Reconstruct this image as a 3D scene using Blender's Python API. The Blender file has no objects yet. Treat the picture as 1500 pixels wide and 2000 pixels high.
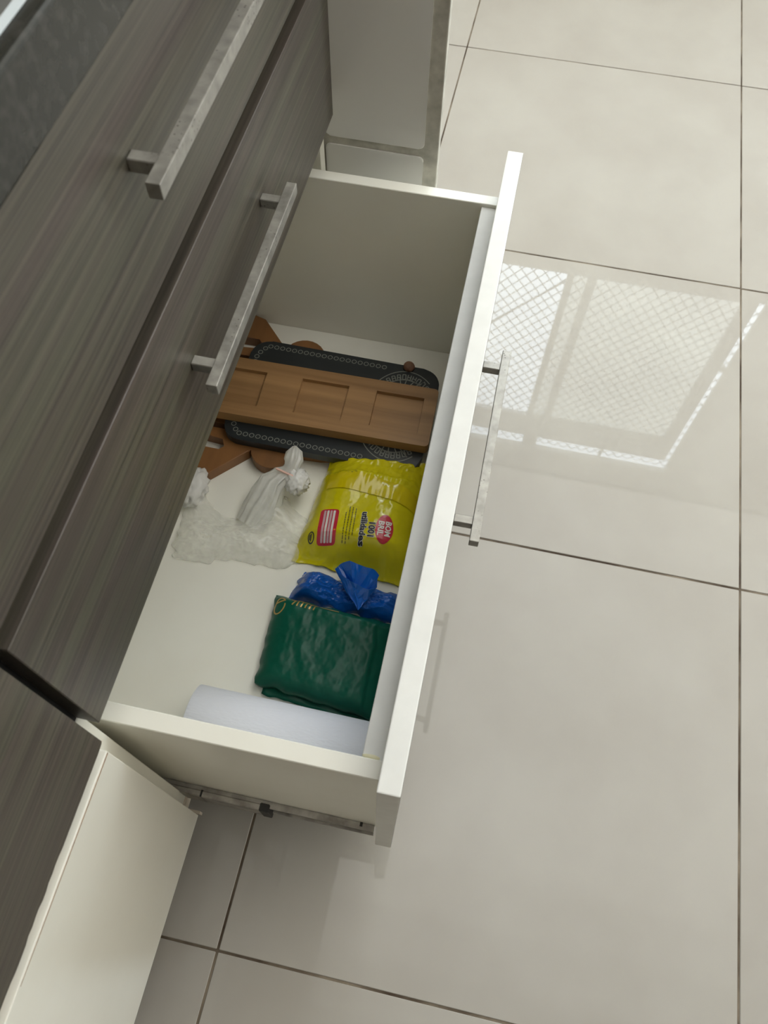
import bpy, bmesh, math, random
from mathutils import Vector, Matrix, noise
from mathutils.bvhtree import BVHTree

SC = bpy.context.scene
COL = SC.collection
random.seed(7)

# ------------------------------------------------------------------ camera
cd = bpy.data.cameras.new('camera')
cam = bpy.data.objects.new('camera', cd)
COL.objects.link(cam)
cd.sensor_fit = 'AUTO'
cd.sensor_width = 36.0
cd.lens = 1550.15 / 2000.0 * 36.0
cd.clip_start = 0.02
r_ = Vector((0.97737976, 0.21109928, 0.01288045))
d_ = Vector((0.19199, -0.86006331, -0.47268483))
f_ = Vector((-0.08870542, 0.4644655, -0.88113742))
M = Matrix.Identity(4)
for i in range(3):
    M[i][0] = r_[i]; M[i][1] = -d_[i]; M[i][2] = -f_[i]
M[0][3], M[1][3], M[2][3] = 0.1745622, 0.0514116, 1.06373995
cam.matrix_world = M
cd.dof.use_dof = True
cd.dof.focus_distance = 0.95
cd.dof.aperture_fstop = 13.0
SC.camera = cam

# ------------------------------------------------------------------ sky, exposure
W = bpy.data.worlds.new('overcast_sky')
SC.world = W
W.use_nodes = True
bg = W.node_tree.nodes['Background']
bg.inputs['Color'].default_value = (0.78, 0.89, 1.0, 1)
bg.inputs['Strength'].default_value = 17.0
vs = SC.view_settings
vs.view_transform = 'Standard'
vs.look = 'None'
vs.gamma = 1.0
vs.use_curve_mapping = False
vs.exposure = -0.18
SC.display_settings.display_device = 'sRGB'
SC.cycles.use_denoising = True
SC.cycles.max_bounces = 14
SC.cycles.diffuse_bounces = 8
SC.cycles.transparent_max_bounces = 16


def portal(name, loc, rot, sx, sy):
    l = bpy.data.lights.new(name, 'AREA')
    l.shape = 'RECTANGLE'; l.size = sx; l.size_y = sy
    l.cycles.is_portal = True
    o = bpy.data.objects.new(name, l); COL.objects.link(o)
    o.location = loc; o.rotation_euler = rot
    return o


PI = math.pi
portal('window_portal', (0.555, 2.50, 1.76), (-PI / 2, 0, 0), 1.24, 1.2)
portal('side_light_portal', (2.47, 1.825, 1.08), (0, PI / 2, 0), 2.15, 0.35)  # sky light through the opening added in the right wall


# rows of added fill lamps under the ceiling, stepped to soften their floor reflection
for k in range(14):
    y0, y1 = -0.42 + 0.20 * k, -0.42 + 0.20 * (k + 1)
    ym = (y0 + y1) / 2
    rad = 2.95 * min(1.0, (ym + 0.42) / 0.95) - 0.72 * max(0.0, ym - 0.8)
    cl = bpy.data.lights.new('ceiling_fill_light', 'AREA')
    cl.shape = 'RECTANGLE'; cl.size = 2.35; cl.size_y = y1 - y0
    cl.energy = rad * PI * cl.size * cl.size_y
    cl.color = (1.0, 0.975, 0.925)
    clo = bpy.data.objects.new('ceiling_fill_light', cl); COL.objects.link(clo)
    clo.location = (1.15, (y0 + y1) / 2, 2.585)

# ------------------------------------------------------------------ materials
def mat(name, col, rough=0.5, metal=0.0, spec=0.5, coat=0.0):
    m = bpy.data.materials.new(name); m.use_nodes = True
    b = m.node_tree.nodes['Principled BSDF']
    b.inputs['Base Color'].default_value = (*col, 1)
    b.inputs['Roughness'].default_value = rough
    b.inputs['Metallic'].default_value = metal
    b.inputs['Specular IOR Level'].default_value = spec
    b.inputs['Coat Weight'].default_value = coat
    return m


def N(m, t, **kw):
    n = m.node_tree.nodes.new(t)
    for k, v in kw.items():
        setattr(n, k, v)
    return n


def L(m, a, b):
    m.node_tree.links.new(a, b)


def noise_col(m, c1, c2, scale=(1, 1, 1), nscale=5.0, detail=4.0, lo=0.35, hi=0.65, rough=None, bump=0.0, bdist=0.002, dist=0.0):
    """colour mottled between c1 and c2 by object-space noise; optional roughness range and bump"""
    b = m.node_tree.nodes['Principled BSDF']
    tc = N(m, 'ShaderNodeTexCoord'); mp = N(m, 'ShaderNodeMapping')
    mp.inputs['Scale'].default_value = scale
    L(m, tc.outputs['Object'], mp.inputs['Vector'])
    nz = N(m, 'ShaderNodeTexNoise')
    nz.inputs['Scale'].default_value = nscale; nz.inputs['Detail'].default_value = detail
    nz.inputs['Distortion'].default_value = dist
    L(m, mp.outputs['Vector'], nz.inputs['Vector'])
    rp = N(m, 'ShaderNodeValToRGB')
    rp.color_ramp.elements[0].position = lo; rp.color_ramp.elements[0].color = (*c1, 1)
    rp.color_ramp.elements[1].position = hi; rp.color_ramp.elements[1].color = (*c2, 1)
    L(m, nz.outputs['Fac'], rp.inputs['Fac'])
    L(m, rp.outputs['Color'], b.inputs['Base Color'])
    if rough:
        mr = N(m, 'ShaderNodeMapRange')
        mr.inputs['To Min'].default_value = rough[0]; mr.inputs['To Max'].default_value = rough[1]
        L(m, nz.outputs['Fac'], mr.inputs['Value']); L(m, mr.outputs['Result'], b.inputs['Roughness'])
    if bump:
        bp = N(m, 'ShaderNodeBump'); bp.inputs['Strength'].default_value = bump
        bp.inputs['Distance'].default_value = bdist
        L(m, nz.outputs['Fac'], bp.inputs['Height']); L(m, bp.outputs['Normal'], b.inputs['Normal'])
    return m


WHITE = noise_col(mat('white_laminate', (0.78, 0.77, 0.72), 0.35), (0.86, 0.845, 0.765), (0.885, 0.875, 0.80), (1, 1, 1), 9, 3)
WHITE_EDGE = noise_col(mat('white_edge_band', (0.80, 0.79, 0.75), 0.55, spec=0.12), (0.76, 0.76, 0.735), (0.80, 0.80, 0.775), (1, 1, 1), 40, 3)
def make_dark_wood():
    m = mat('dark_wood_laminate', (0.07, 0.06, 0.05), 0.42)
    b = m.node_tree.nodes['Principled BSDF']
    tc = N(m, 'ShaderNodeTexCoord')
    fac = []
    for sc_, det, dis in (((46, 1.3, 46), 3, .25), ((300, 3.5, 300), 4, .1)):
        mp = N(m, 'ShaderNodeMapping'); mp.inputs['Scale'].default_value = sc_
        L(m, tc.outputs['Object'], mp.inputs['Vector'])
        nz = N(m, 'ShaderNodeTexNoise'); nz.inputs['Scale'].default_value = 1.0
        nz.inputs['Detail'].default_value = det; nz.inputs['Distortion'].default_value = dis
        L(m, mp.outputs['Vector'], nz.inputs['Vector']); fac.append(nz)
    r1 = N(m, 'ShaderNodeValToRGB')
    r1.color_ramp.elements[0].position = .34; r1.color_ramp.elements[0].color = (0.067, 0.053, 0.046, 1)
    r1.color_ramp.elements[1].position = .66; r1.color_ramp.elements[1].color = (0.079, 0.075, 0.055, 1)
    L(m, fac[0].outputs['Fac'], r1.inputs['Fac'])
    r2 = N(m, 'ShaderNodeValToRGB')
    r2.color_ramp.elements[0].position = .30; r2.color_ramp.elements[0].color = (0.58, 0.57, 0.56, 1)
    r2.color_ramp.elements[1].position = .70; r2.color_ramp.elements[1].color = (1.38, 1.36, 1.32, 1)
    L(m, fac[1].outputs['Fac'], r2.inputs['Fac'])
    mx = N(m, 'ShaderNodeMix', data_type='RGBA', blend_type='MULTIPLY'); mx.inputs[0].default_value = 1
    L(m, r1.outputs['Color'], mx.inputs[6]); L(m, r2.outputs['Color'], mx.inputs[7])
    L(m, mx.outputs[2], b.inputs['Base Color'])
    bp = N(m, 'ShaderNodeBump'); bp.inputs['Strength'].default_value = .15; bp.inputs['Distance'].default_value = .0006
    L(m, fac[1].outputs['Fac'], bp.inputs['Height']); L(m, bp.outputs['Normal'], b.inputs['Normal'])
    return m


DARK = make_dark_wood()
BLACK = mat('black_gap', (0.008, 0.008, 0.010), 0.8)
MDF = noise_col(mat('raw_fibreboard', (0.30, 0.17, 0.09), 0.9), (0.24, 0.12, 0.06), (0.38, 0.23, 0.13), (1, 1, 1), 300, 2)
FLOOR = noise_col(mat('polished_porcelain_tile', (0.63, 0.59, 0.52), 0.014, spec=0.25), (0.375, 0.352, 0.318), (0.410, 0.390, 0.354), (1, 1, 1), 5, 4, 0.35, 0.65)
GROUT = noise_col(mat('floor_grout', (0.2, 0.15, 0.1), 0.9), (0.055, 0.036, 0.022), (0.24, 0.20, 0.15), (1, 1, 1), 11, 6, 0.40, 0.66)
CEMENT = noise_col(mat('grey_cement', (0.30, 0.29, 0.26), 0.9), (0.40, 0.385, 0.335), (0.60, 0.58, 0.51), (1, 1, 1), 60, 6, 0.3, 0.7, bump=0.4, bdist=0.002)
WTILE = mat('white_wall_tile', (0.70, 0.69, 0.66), 0.12)
WALL = noise_col(mat('painted_wall', (0.76, 0.73, 0.66), 0.8), (0.74, 0.71, 0.64), (0.78, 0.75, 0.68), (1, 1, 1), 4, 3)
CEIL = mat('ceiling_paint', (0.80, 0.78, 0.72), 0.9)
ALU = mat('window_aluminium', (0.62, 0.61, 0.58), 0.45, metal=0.2)
STEEL = noise_col(mat('zinc_slide', (0.42, 0.40, 0.37), 0.45, metal=0.7), (0.24, 0.22, 0.20), (0.46, 0.44, 0.41), (1, 1, 1), 60, 4, 0.30, 0.62)
STEEL_DK = mat('dark_slide_plastic', (0.03, 0.03, 0.03), 0.6)
BEIGE = mat('beige_plastic', (0.62, 0.55, 0.45), 0.5)
GRANITE = noise_col(mat('dark_granite', (0.05, 0.05, 0.045), 0.18, spec=0.35), (0.024, 0.025, 0.022), (0.046, 0.045, 0.041), (1, 1, 1), 130, 4, 0.45, 0.75)


def make_chrome():
    m = mat('pitted_chrome', (0.62, 0.60, 0.55), 0.40, metal=0.45)
    b = m.node_tree.nodes['Principled BSDF']
    tc = N(m, 'ShaderNodeTexCoord')
    vo = N(m, 'ShaderNodeTexVoronoi'); vo.inputs['Scale'].default_value = 260
    nz = N(m, 'ShaderNodeTexNoise'); nz.inputs['Scale'].default_value = 90; nz.inputs['Detail'].default_value = 5
    n2 = N(m, 'ShaderNodeTexNoise'); n2.inputs['Scale'].default_value = 22; n2.inputs['Detail'].default_value = 3
    for n in (vo, nz, n2):
        L(m, tc.outputs['Object'], n.inputs['Vector'])
    pit = N(m, 'ShaderNodeValToRGB')
    pit.color_ramp.elements[0].position = 0.10; pit.color_ramp.elements[0].color = (0, 0, 0, 1)
    pit.color_ramp.elements[1].position = 0.24; pit.color_ramp.elements[1].color = (1, 1, 1, 1)
    L(m, vo.outputs['Distance'], pit.inputs['Fac'])
    where = N(m, 'ShaderNodeValToRGB')
    where.color_ramp.elements[0].position = 0.52; where.color_ramp.elements[0].color = (1, 1, 1, 1)
    where.color_ramp.elements[1].position = 0.60; where.color_ramp.elements[1].color = (0, 0, 0, 1)
    L(m, n2.outputs['Fac'], where.inputs['Fac'])
    mx = N(m, 'ShaderNodeMath', operation='MAXIMUM')
    L(m, pit.outputs['Color'], mx.inputs[0]); L(m, where.outputs['Color'], mx.inputs[1])
    ramp = N(m, 'ShaderNodeValToRGB')
    ramp.color_ramp.elements[0].position = 0.3; ramp.color_ramp.elements[0].color = (0.23, 0.22, 0.20, 1)
    ramp.color_ramp.elements[1].position = 0.7; ramp.color_ramp.elements[1].color = (0.38, 0.365, 0.33, 1)
    L(m, nz.outputs['Fac'], ramp.inputs['Fac'])
    mix = N(m, 'ShaderNodeMix', data_type='RGBA')
    mix.inputs[6].default_value = (0.10, 0.09, 0.08, 1)
    L(m, mx.outputs[0], mix.inputs[0]); L(m, ramp.outputs['Color'], mix.inputs[7])
    L(m, mix.outputs[2], b.inputs['Base Color'])
    mr = N(m, 'ShaderNodeMapRange'); mr.inputs['To Min'].default_value = 0.30; mr.inputs['To Max'].default_value = 0.50
    L(m, nz.outputs['Fac'], mr.inputs['Value']); L(m, mr.outputs['Result'], b.inputs['Roughness'])
    return m


CHROME = make_chrome()


def make_glass():
    m = bpy.data.materials.new('tinted_pane'); m.use_nodes = True
    nt = m.node_tree; nt.nodes.clear()
    out = N(m, 'ShaderNodeOutputMaterial'); tr = N(m, 'ShaderNodeBsdfTransparent'); gl = N(m, 'ShaderNodeBsdfGlossy')
    tr.inputs['Color'].default_value = (0.72, 0.71, 0.66, 1); gl.inputs['Roughness'].default_value = 0.02
    mx = N(m, 'ShaderNodeMixShader'); mx.inputs[0].default_value = 0.06
    L(m, tr.outputs[0], mx.inputs[1]); L(m, gl.outputs[0], mx.inputs[2]); L(m, mx.outputs[0], out.inputs['Surface'])
    return m


PANE = make_glass()


def plastic(name, c1, c2, rough, nscale, alpha=1.0, trans=0.0, spec=0.5):
    m = noise_col(mat(name, c1, rough, spec=spec), c1, c2, (1, 1, 1), nscale, 4)
    b = m.node_tree.nodes['Principled BSDF']
    b.inputs['Alpha'].default_value = alpha
    b.inputs['Transmission Weight'].default_value = trans
    return m


YELLOW = plastic('glossy_yellow_film', (0.60, 0.53, 0.004), (0.72, 0.64, 0.012), 0.16, 14)
YELLOW_STRIP = plastic('bright_yellow_film', (0.62, 0.50, 0.003), (0.70, 0.57, 0.008), 0.16, 14)
BLUE = plastic('blue_plastic_film', (0.003, 0.085, 0.40), (0.006, 0.12, 0.54), 0.24, 16)
GREEN = plastic('green_plastic_film', (0.003, 0.075, 0.045), (0.005, 0.095, 0.060), 0.33, 12, spec=0.22)
def make_film(name, lo, hi):
    m = bpy.data.materials.new(name); m.use_nodes = True
    nt = m.node_tree; nt.nodes.clear()
    out = N(m, 'ShaderNodeOutputMaterial'); tr = N(m, 'ShaderNodeBsdfTransparent')
    df = N(m, 'ShaderNodeBsdfDiffuse'); tl = N(m, 'ShaderNodeBsdfTranslucent'); gl = N(m, 'ShaderNodeBsdfGlossy')
    for n in (df, tl):
        n.inputs['Color'].default_value = (0.97, 0.97, 0.94, 1)
    gl.inputs['Roughness'].default_value = 0.3
    tc = N(m, 'ShaderNodeTexCoord'); nz = N(m, 'ShaderNodeTexNoise')
    nz.inputs['Scale'].default_value = 28; nz.inputs['Detail'].default_value = 4; nz.inputs['Distortion'].default_value = .6
    L(m, tc.outputs['Object'], nz.inputs['Vector'])
    mr = N(m, 'ShaderNodeMapRange'); mr.inputs['From Min'].default_value = .3; mr.inputs['From Max'].default_value = .7
    mr.inputs['To Min'].default_value = lo; mr.inputs['To Max'].default_value = hi
    L(m, nz.outputs['Fac'], mr.inputs['Value'])
    a = N(m, 'ShaderNodeMixShader'); a.inputs[0].default_value = 0.45
    b = N(m, 'ShaderNodeMixShader'); b.inputs[0].default_value = 0.08
    c = N(m, 'ShaderNodeMixShader')
    L(m, df.outputs[0], a.inputs[1]); L(m, tl.outputs[0], a.inputs[2])
    L(m, a.outputs[0], b.inputs[1]); L(m, gl.outputs[0], b.inputs[2])
    L(m, mr.outputs['Result'], c.inputs[0]); L(m, tr.outputs[0], c.inputs[1]); L(m, b.outputs[0], c.inputs[2])
    L(m, c.outputs[0], out.inputs['Surface'])
    return m


BAGWHITE = make_film('thin_milky_film', 0.20, 0.58)
BAGNECK = make_film('gathered_milky_film', 0.68, 0.92)
BAGKNOT = plastic('white_plastic_film', (0.84, 0.83, 0.80), (0.90, 0.89, 0.86), 0.40, 12, alpha=0.85)
PINKTIE = mat('pale_pink_print', (0.78, 0.50, 0.42), 0.5)
RED = mat('red_print', (0.55, 0.030, 0.055), 0.25)
PRINTW = mat('white_print', (0.78, 0.76, 0.72), 0.3)
PRINTP = mat('pale_pink_lines', (0.62, 0.42, 0.45), 0.3)
PRINTK = mat('black_print', (0.02, 0.022, 0.03), 0.3)
PRINTG = mat('dark_olive_print', (0.10, 0.095, 0.015), 0.3)
GOLD = mat('gold_print', (0.48, 0.31, 0.09), 0.35, metal=0.3)
BOARDK = mat('black_lacquer', (0.017, 0.021, 0.023), 0.38)
RINGP = mat('cream_print', (0.22, 0.23, 0.20), 0.5)
BAMBOO = noise_col(mat('bamboo', (0.30, 0.16, 0.065), 0.42), (0.22, 0.115, 0.044), (0.40, 0.225, 0.094), (2.2, 60, 8), 1.0, 4, 0.3, 0.7)
TRIVET = noise_col(mat('orange_wood', (0.36, 0.16, 0.045), 0.45), (0.17, 0.075, 0.024), (0.28, 0.125, 0.040), (30, 3, 8), 1.0, 4, 0.3, 0.7)


def make_paper():
    m = mat('paper_towel', (0.88, 0.905, 0.99), 0.9)
    b = m.node_tree.nodes['Principled BSDF']
    tc = N(m, 'ShaderNodeTexCoord'); mp = N(m, 'ShaderNodeMapping')
    mp.inputs['Scale'].default_value = (90, 260, 260)
    L(m, tc.outputs['Object'], mp.inputs['Vector'])
    vo = N(m, 'ShaderNodeTexVoronoi'); vo.inputs['Scale'].default_value = 1.6
    L(m, mp.outputs['Vector'], vo.inputs['Vector'])
    bp = N(m, 'ShaderNodeBump'); bp.inputs['Strength'].default_value = 0.35; bp.inputs['Distance'].default_value = 0.001
    L(m, vo.outputs['Distance'], bp.inputs['Height']); L(m, bp.outputs['Normal'], b.inputs['Normal'])
    return m


PAPER = make_paper()
CARD = mat('brown_card', (0.36, 0.26, 0.17), 0.9)

# ------------------------------------------------------------------ helpers
BASE = {}


def base_of(o):
    return BASE.get(o.name, Vector((0, 0, 0)))


def box(bm, x0, x1, y0, y1, z0, z1, bev=0.0, seg=2):
    vs_ = [bm.verts.new((x, y, z)) for x in (x0, x1) for y in (y0, y1) for z in (z0, z1)]
    F = [(0, 1, 3, 2), (4, 6, 7, 5), (0, 4, 5, 1), (2, 3, 7, 6), (0, 2, 6, 4), (1, 5, 7, 3)]
    fs = [bm.faces.new([vs_[i] for i in f]) for f in F]
    if bev:
        es = list({e for f in fs for e in f.edges})
        bmesh.ops.bevel(bm, geom=es, offset=bev, segments=seg, profile=0.6, affect='EDGES')


def boxbm(*a, **k):
    bm = bmesh.new(); box(bm, *a, **k); return bm


def obj(name, bm, m, parent=None, origin=None, smooth=False):
    """link bm as ONE mesh object; coordinates are world ones, shifted to the thing's base"""
    bmesh.ops.recalc_face_normals(bm, faces=bm.faces)
    if parent is not None:
        o0 = base_of(parent)
    else:
        o0 = Vector(origin) if origin else Vector((0, 0, 0))
    if o0.length:
        bmesh.ops.translate(bm, verts=bm.verts, vec=-o0)
    me = bpy.data.meshes.new(name); bm.to_mesh(me); bm.free()
    if isinstance(m, (list, tuple)):
        for x in m:
            me.materials.append(x)
    else:
        me.materials.append(m)
    if smooth:
        for p in me.polygons:
            p.use_smooth = True
    o = bpy.data.objects.new(name, me); COL.objects.link(o)
    BASE[o.name] = o0
    if parent is not None:
        o.parent = parent
    else:
        o.location = o0
    return o


def empty(name, loc, parent=None):
    o = bpy.data.objects.new(name, None); COL.objects.link(o)
    o.empty_display_size = 0.05
    BASE[o.name] = Vector(loc)
    if parent is not None:
        o.parent = parent; o.location = Vector(loc) - base_of(parent)
    else:
        o.location = loc
    return o


def tag(o, label, cat, group=None):
    o['label'] = label; o['category'] = cat
    if group:
        o['group'] = group
    return o


def struct(o, label=None):
    o['kind'] = 'structure'
    if label:
        o['label'] = label
    return o


def prism(bm, pts, z0, z1, bev=0.0):
    """vertical prism over the outline pts (x, y)"""
    lo = [bm.verts.new((x, y, z0)) for x, y in pts]; hi = [bm.verts.new((x, y, z1)) for x, y in pts]
    n = len(pts)
    top = bm.faces.new(hi); bm.faces.new(lo[::-1])
    for i in range(n):
        bm.faces.new((lo[i], lo[(i + 1) % n], hi[(i + 1) % n], hi[i]))
    if bev:
        bmesh.ops.bevel(bm, geom=list(top.edges), offset=bev, segments=2, profile=0.6, affect='EDGES')


def rrect(cx, cy, hx, hy, r, ang=0.0, n=6):
    out = []
    for k, (sx, sy) in enumerate(((1, 1), (-1, 1), (-1, -1), (1, -1))):
        for i in range(n + 1):
            a = PI / 2 * k + PI / 2 * i / n
            x = sx * (hx - r) + r * math.cos(a); y = sy * (hy - r) + r * math.sin(a)
            out.append((cx + x * math.cos(ang) - y * math.sin(ang), cy + x * math.sin(ang) + y * math.cos(ang)))
    return out


# ------------------------------------------------------------------ the room
ROOM = (-0.66, 2.40, -1.10, 2.40, 2.60)
WT = 0.03      # thin outer wall panel
X0, X1, Y0, Y1, ZC = ROOM
floor = struct(obj('floor', boxbm(X0 - .1, X1 + .1, Y0 - .1, Y1 + .12, -0.06, -0.0012), GROUT), 'beige floor of large polished tiles with thin dark joints')
T, G = 0.6, 0.0014
tb = bmesh.new(); box(tb, -T / 2 + G, T / 2 - G, -T / 2 + G, T / 2 - G, -0.010, 0.0, bev=0.0008, seg=1)
tile0 = obj('tile', tb, FLOOR, floor)
first = True
for i in range(-2, 4):
    for j in range(-2, 5):
        cx, cy = (i + .5) * T, (j + .5) * T
        if cx - T / 2 > X1 or cy - T / 2 > Y1 or cx + T / 2 < X0 or cy + T / 2 < Y0:
            continue
        o = tile0 if first else tile0.copy()
        if not first:
            COL.objects.link(o); o.parent = floor
        first = False
        o.location = (cx, cy, random.uniform(-0.0002, 0.0002))

bm = bmesh.new()
box(bm, X0 - .1, X0, Y0, Y1, 0, ZC)
struct(obj('wall_left', bm, WALL))
bm = bmesh.new()
box(bm, X0, -0.085, 0.92, Y1, 0, ZC)
struct(obj('wall_side', bm, WALL))
bm = bmesh.new()   # far wall around its window
WX0, WX1, WZ0, WZ1 = -0.05, 1.1685, 1.165, 2.385
box(bm, X0, WX0, Y1, Y1 + WT, 0, ZC); box(bm, WX1, X1, Y1, Y1 + WT, 0, ZC)
box(bm, WX0, WX1, Y1, Y1 + WT, 0, WZ0); box(bm, WX0, WX1, Y1, Y1 + WT, WZ1, ZC)
struct(obj('wall_far', bm, WALL))
bm = bmesh.new()   # right wall around a made-up opening, placed and sized for side light
DY0, DY1, DZ1 = 1.65, 2.00, 2.15
box(bm, X1, X1 + .12, Y0, DY0, 0, ZC); box(bm, X1, X1 + .12, DY1, Y1, 0, ZC); box(bm, X1, X1 + .12, DY0, DY1, DZ1, ZC)
struct(obj('wall_right', bm, WALL))
struct(obj('wall_back', boxbm(X0, X1, Y0 - .1, Y0, 0, ZC), mat('bounce_cutting_dark_brown', (0.075, 0.046, 0.028), 0.6)))  # unseen wall, coloured dark to cut light bounced from behind the camera
struct(obj('ceiling', boxbm(X0 - .1, X1 + .12, Y0 - .1, Y1 + .12, ZC, ZC + .1), CEIL))

# window reflected in the floor: aluminium sashes, tinted panes, safety net outside
win = struct(empty('window_1', (0.55, Y1 + .06, WZ0)), 'aluminium sliding window with a diamond safety net')
FY0, FY1 = Y1 + .03, Y1 + .05


def wpart(name, x0, x1, z0, z1, y0=FY0, y1=FY1, m=ALU):
    return obj(name, boxbm(x0, x1, y0, y1, z0, z1), m, win)


SR = 1.1485
wpart('bottom_rail', WX0, SR, WZ0, 1.208)
wpart('top_rail', WX0, SR, 2.153, 2.320)
wpart('stile', 0.422, 0.450, 1.208, 2.153)
wpart('stile', 0.502, 0.537, 1.208, 2.153)
wpart('stile', 1.092, SR, 1.208, 2.153)
wpart('bracket', 0.44, 0.51, 2.320, WZ1)
wpart('bracket', 0.83, 0.845, 2.320, WZ1)
wpart('bracket', SR, WX1, 1.58, 1.605)
wpart('pane', 0.537, 1.092, 1.208, 2.153, Y1 + .038, Y1 + .042, PANE)
wpart('pane', 0.450, 0.502, 1.208, 2.153, Y1 + .038, Y1 + .042, PANE)
nb = bmesh.new()
NY = Y1 + .075


def wire(bm, a, b, w):
    a = Vector(a); b = Vector(b); d = (b - a).normalized(); n = d.cross(Vector((0, 1, 0))) * w; m_ = Vector((0, w, 0))
    q = [a + n + m_, a - n + m_, a - n - m_, a + n - m_, b + n + m_, b - n + m_, b - n - m_, b + n - m_]
    v = [bm.verts.new(p) for p in q]
    for f in ((0, 1, 2, 3), (7, 6, 5, 4), (0, 4, 5, 1), (1, 5, 6, 2), (2, 6, 7, 3), (3, 7, 4, 0)):
        bm.faces.new([v[i] for i in f])


h_ = WZ1 - WZ0 + .1
k = -h_ * 1.25
while k < (WX1 - WX0) + h_ * 1.25:
    for sgn in (1, -1):
        xa = WX0 + k; xb = xa + h_ * 0.80
        za, zb = (WZ0 - .05, WZ1 + .05) if sgn > 0 else (WZ1 + .05, WZ0 - .05)
        wire(nb, (xa, NY, za), (xb, NY, zb), 0.0016)
    k += 0.048
wire(nb, (0.62, NY - .01, 1.05), (0.02, NY - .01, 1.75), 0.003)
net = obj('safety_net', nb, mat('net_cord', (0.40, 0.40, 0.43), 0.8), win)
net['kind'] = 'stuff'

# thin tiled partition wall at the end of the cabinets
pil = struct(obj('wall_end', boxbm(-0.66, 0.0712, 0.8765, 0.892, 0, ZC, bev=0.0015), CEMENT), 'thin partition wall faced with white tiles and grey cement joints')


def wall_tile(x0, x1, z0, z1):
    bm = bmesh.new()
    pts = rrect((x0 + x1) / 2, (z0 + z1) / 2, (x1 - x0) / 2, (z1 - z0) / 2, 0.006)
    prism(bm, pts, 0, 0.006, bev=0.0015)
    bmesh.ops.rotate(bm, verts=bm.verts, cent=(0, 0, 0), matrix=Matrix.Rotation(PI / 2, 3, 'X'))
    bmesh.ops.translate(bm, verts=bm.verts, vec=(0, 0.8808, 0))
    return obj('wall_tile', bm, WTILE, pil)


for z0, z1 in ((0.13, 0.4215), (0.4325, 0.75), (0.757, 1.07), (1.077, 1.39)):
    wall_tile(-0.0680, 0.0540, z0, z1)


# ------------------------------------------------------------------ handles
def handle_mesh(xf, yc, zc, parent):
    """bar handle standing on a front whose face is x = xf"""
    bm = bmesh.new()
    box(bm, xf + .0180, xf + .0272, yc - .1165, yc + .1165, zc - .0055, zc + .0055, bev=0.0007, seg=2)
    for s in (-1, 1):
        box(bm, xf, xf + .0182, yc + s * .0945 - .0045, yc + s * .0945 + .0045, zc - .005, zc + .0045, bev=0.0006, seg=1)
    return obj('handle', bm, CHROME, parent)


# ------------------------------------------------------------------ drawer cabinet
XF, XB = -0.050, -0.068
cab = tag(empty('drawer_cabinet', (-0.34, 0.50, 0)), 'dark wood kitchen cabinet of three drawers with its bottom drawer pulled open', 'cabinet')
bm = bmesh.new(); box(bm, -0.62, XB, 0.1300, 0.1475, 0.097, 0.4755, bev=0.0008, seg=1)
obj('side_panel', bm, WHITE, cab)
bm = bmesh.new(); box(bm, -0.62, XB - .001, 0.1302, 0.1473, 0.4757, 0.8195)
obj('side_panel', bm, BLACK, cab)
bm = bmesh.new(); box(bm, -0.62, XB, 0.8520, 0.8690, 0.097, 0.8195, bev=0.0008, seg=1)
obj('side_panel', bm, WHITE, cab)
obj('back_panel', boxbm(-0.62, -0.605, 0.1476, 0.8519, 0.097, 0.8195), WHITE, cab)
obj('plinth', boxbm(-0.60, -0.58, 0.135, 0.865, 0.0, 0.0968), DARK, cab)
obj('support_rail', boxbm(-0.14, XB - .004, 0.1476, 0.8519, 0.655, 0.672), BLACK, cab)
for z0, z1, zh in ((0.660, 0.8150, 0.7515), (0.4785, 0.6430, 0.5670)):
    dr = obj('drawer', boxbm(XB + .0004, XF, 0.1440, 0.8510, z0, z1, bev=0.0006, seg=1), DARK, cab)
    handle_mesh(XF, 0.5055, zh, dr)

# the open drawer, turned a hair in its slides
piv = Vector((0.166, 0.145, 0.10))
od = empty('drawer', piv, cab)
od.rotation_euler = (0, 0, 0.0055)
od['label'] = 'open white bottom drawer holding boards, bags and a paper roll'
FI, FO = 0.1570, 0.1752
bm = boxbm(FI, FO, 0.1425, 0.8590, 0.100, 0.4610, bev=0.0012, seg=2)
bmesh.ops.recalc_face_normals(bm, faces=bm.faces)
for f in bm.faces:
    f.material_index = 1 if f.normal.x > 0.9 else 0
obj('drawer_front', bm, [WHITE_EDGE, DARK], od)
BZ0, BZ1, BACK = 0.120, 0.4120, -0.325
YN0, YN1, YF0, YF1 = 0.1590, 0.1745, 0.8240, 0.8395
for a, b in ((YN0, YN1), (YF0, YF1)):
    obj('drawer_side', boxbm(BACK, FI - .0003, a, b, BZ0, BZ1, bev=0.0007, seg=1), WHITE, od)
obj('inner_front', boxbm(0.1385, FI - .0004, YN1 + .0003, YF0 - .0003, BZ0 + .012, BZ1 - .004, bev=0.0007, seg=1), WHITE_EDGE, od)
obj('drawer_back', boxbm(BACK + .0002, BACK + .0155, YN1 + .0003, YF0 - .0003, BZ0 + .012, BZ1 - .004), WHITE, od)
ZB = 0.1350
obj('drawer_base', boxbm(BACK + .016, 0.1383, YN1 + .0003, YF0 - .0003, ZB - .012, ZB), WHITE, od)
handle_mesh(FO, 0.508, 0.3900, od)
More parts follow.
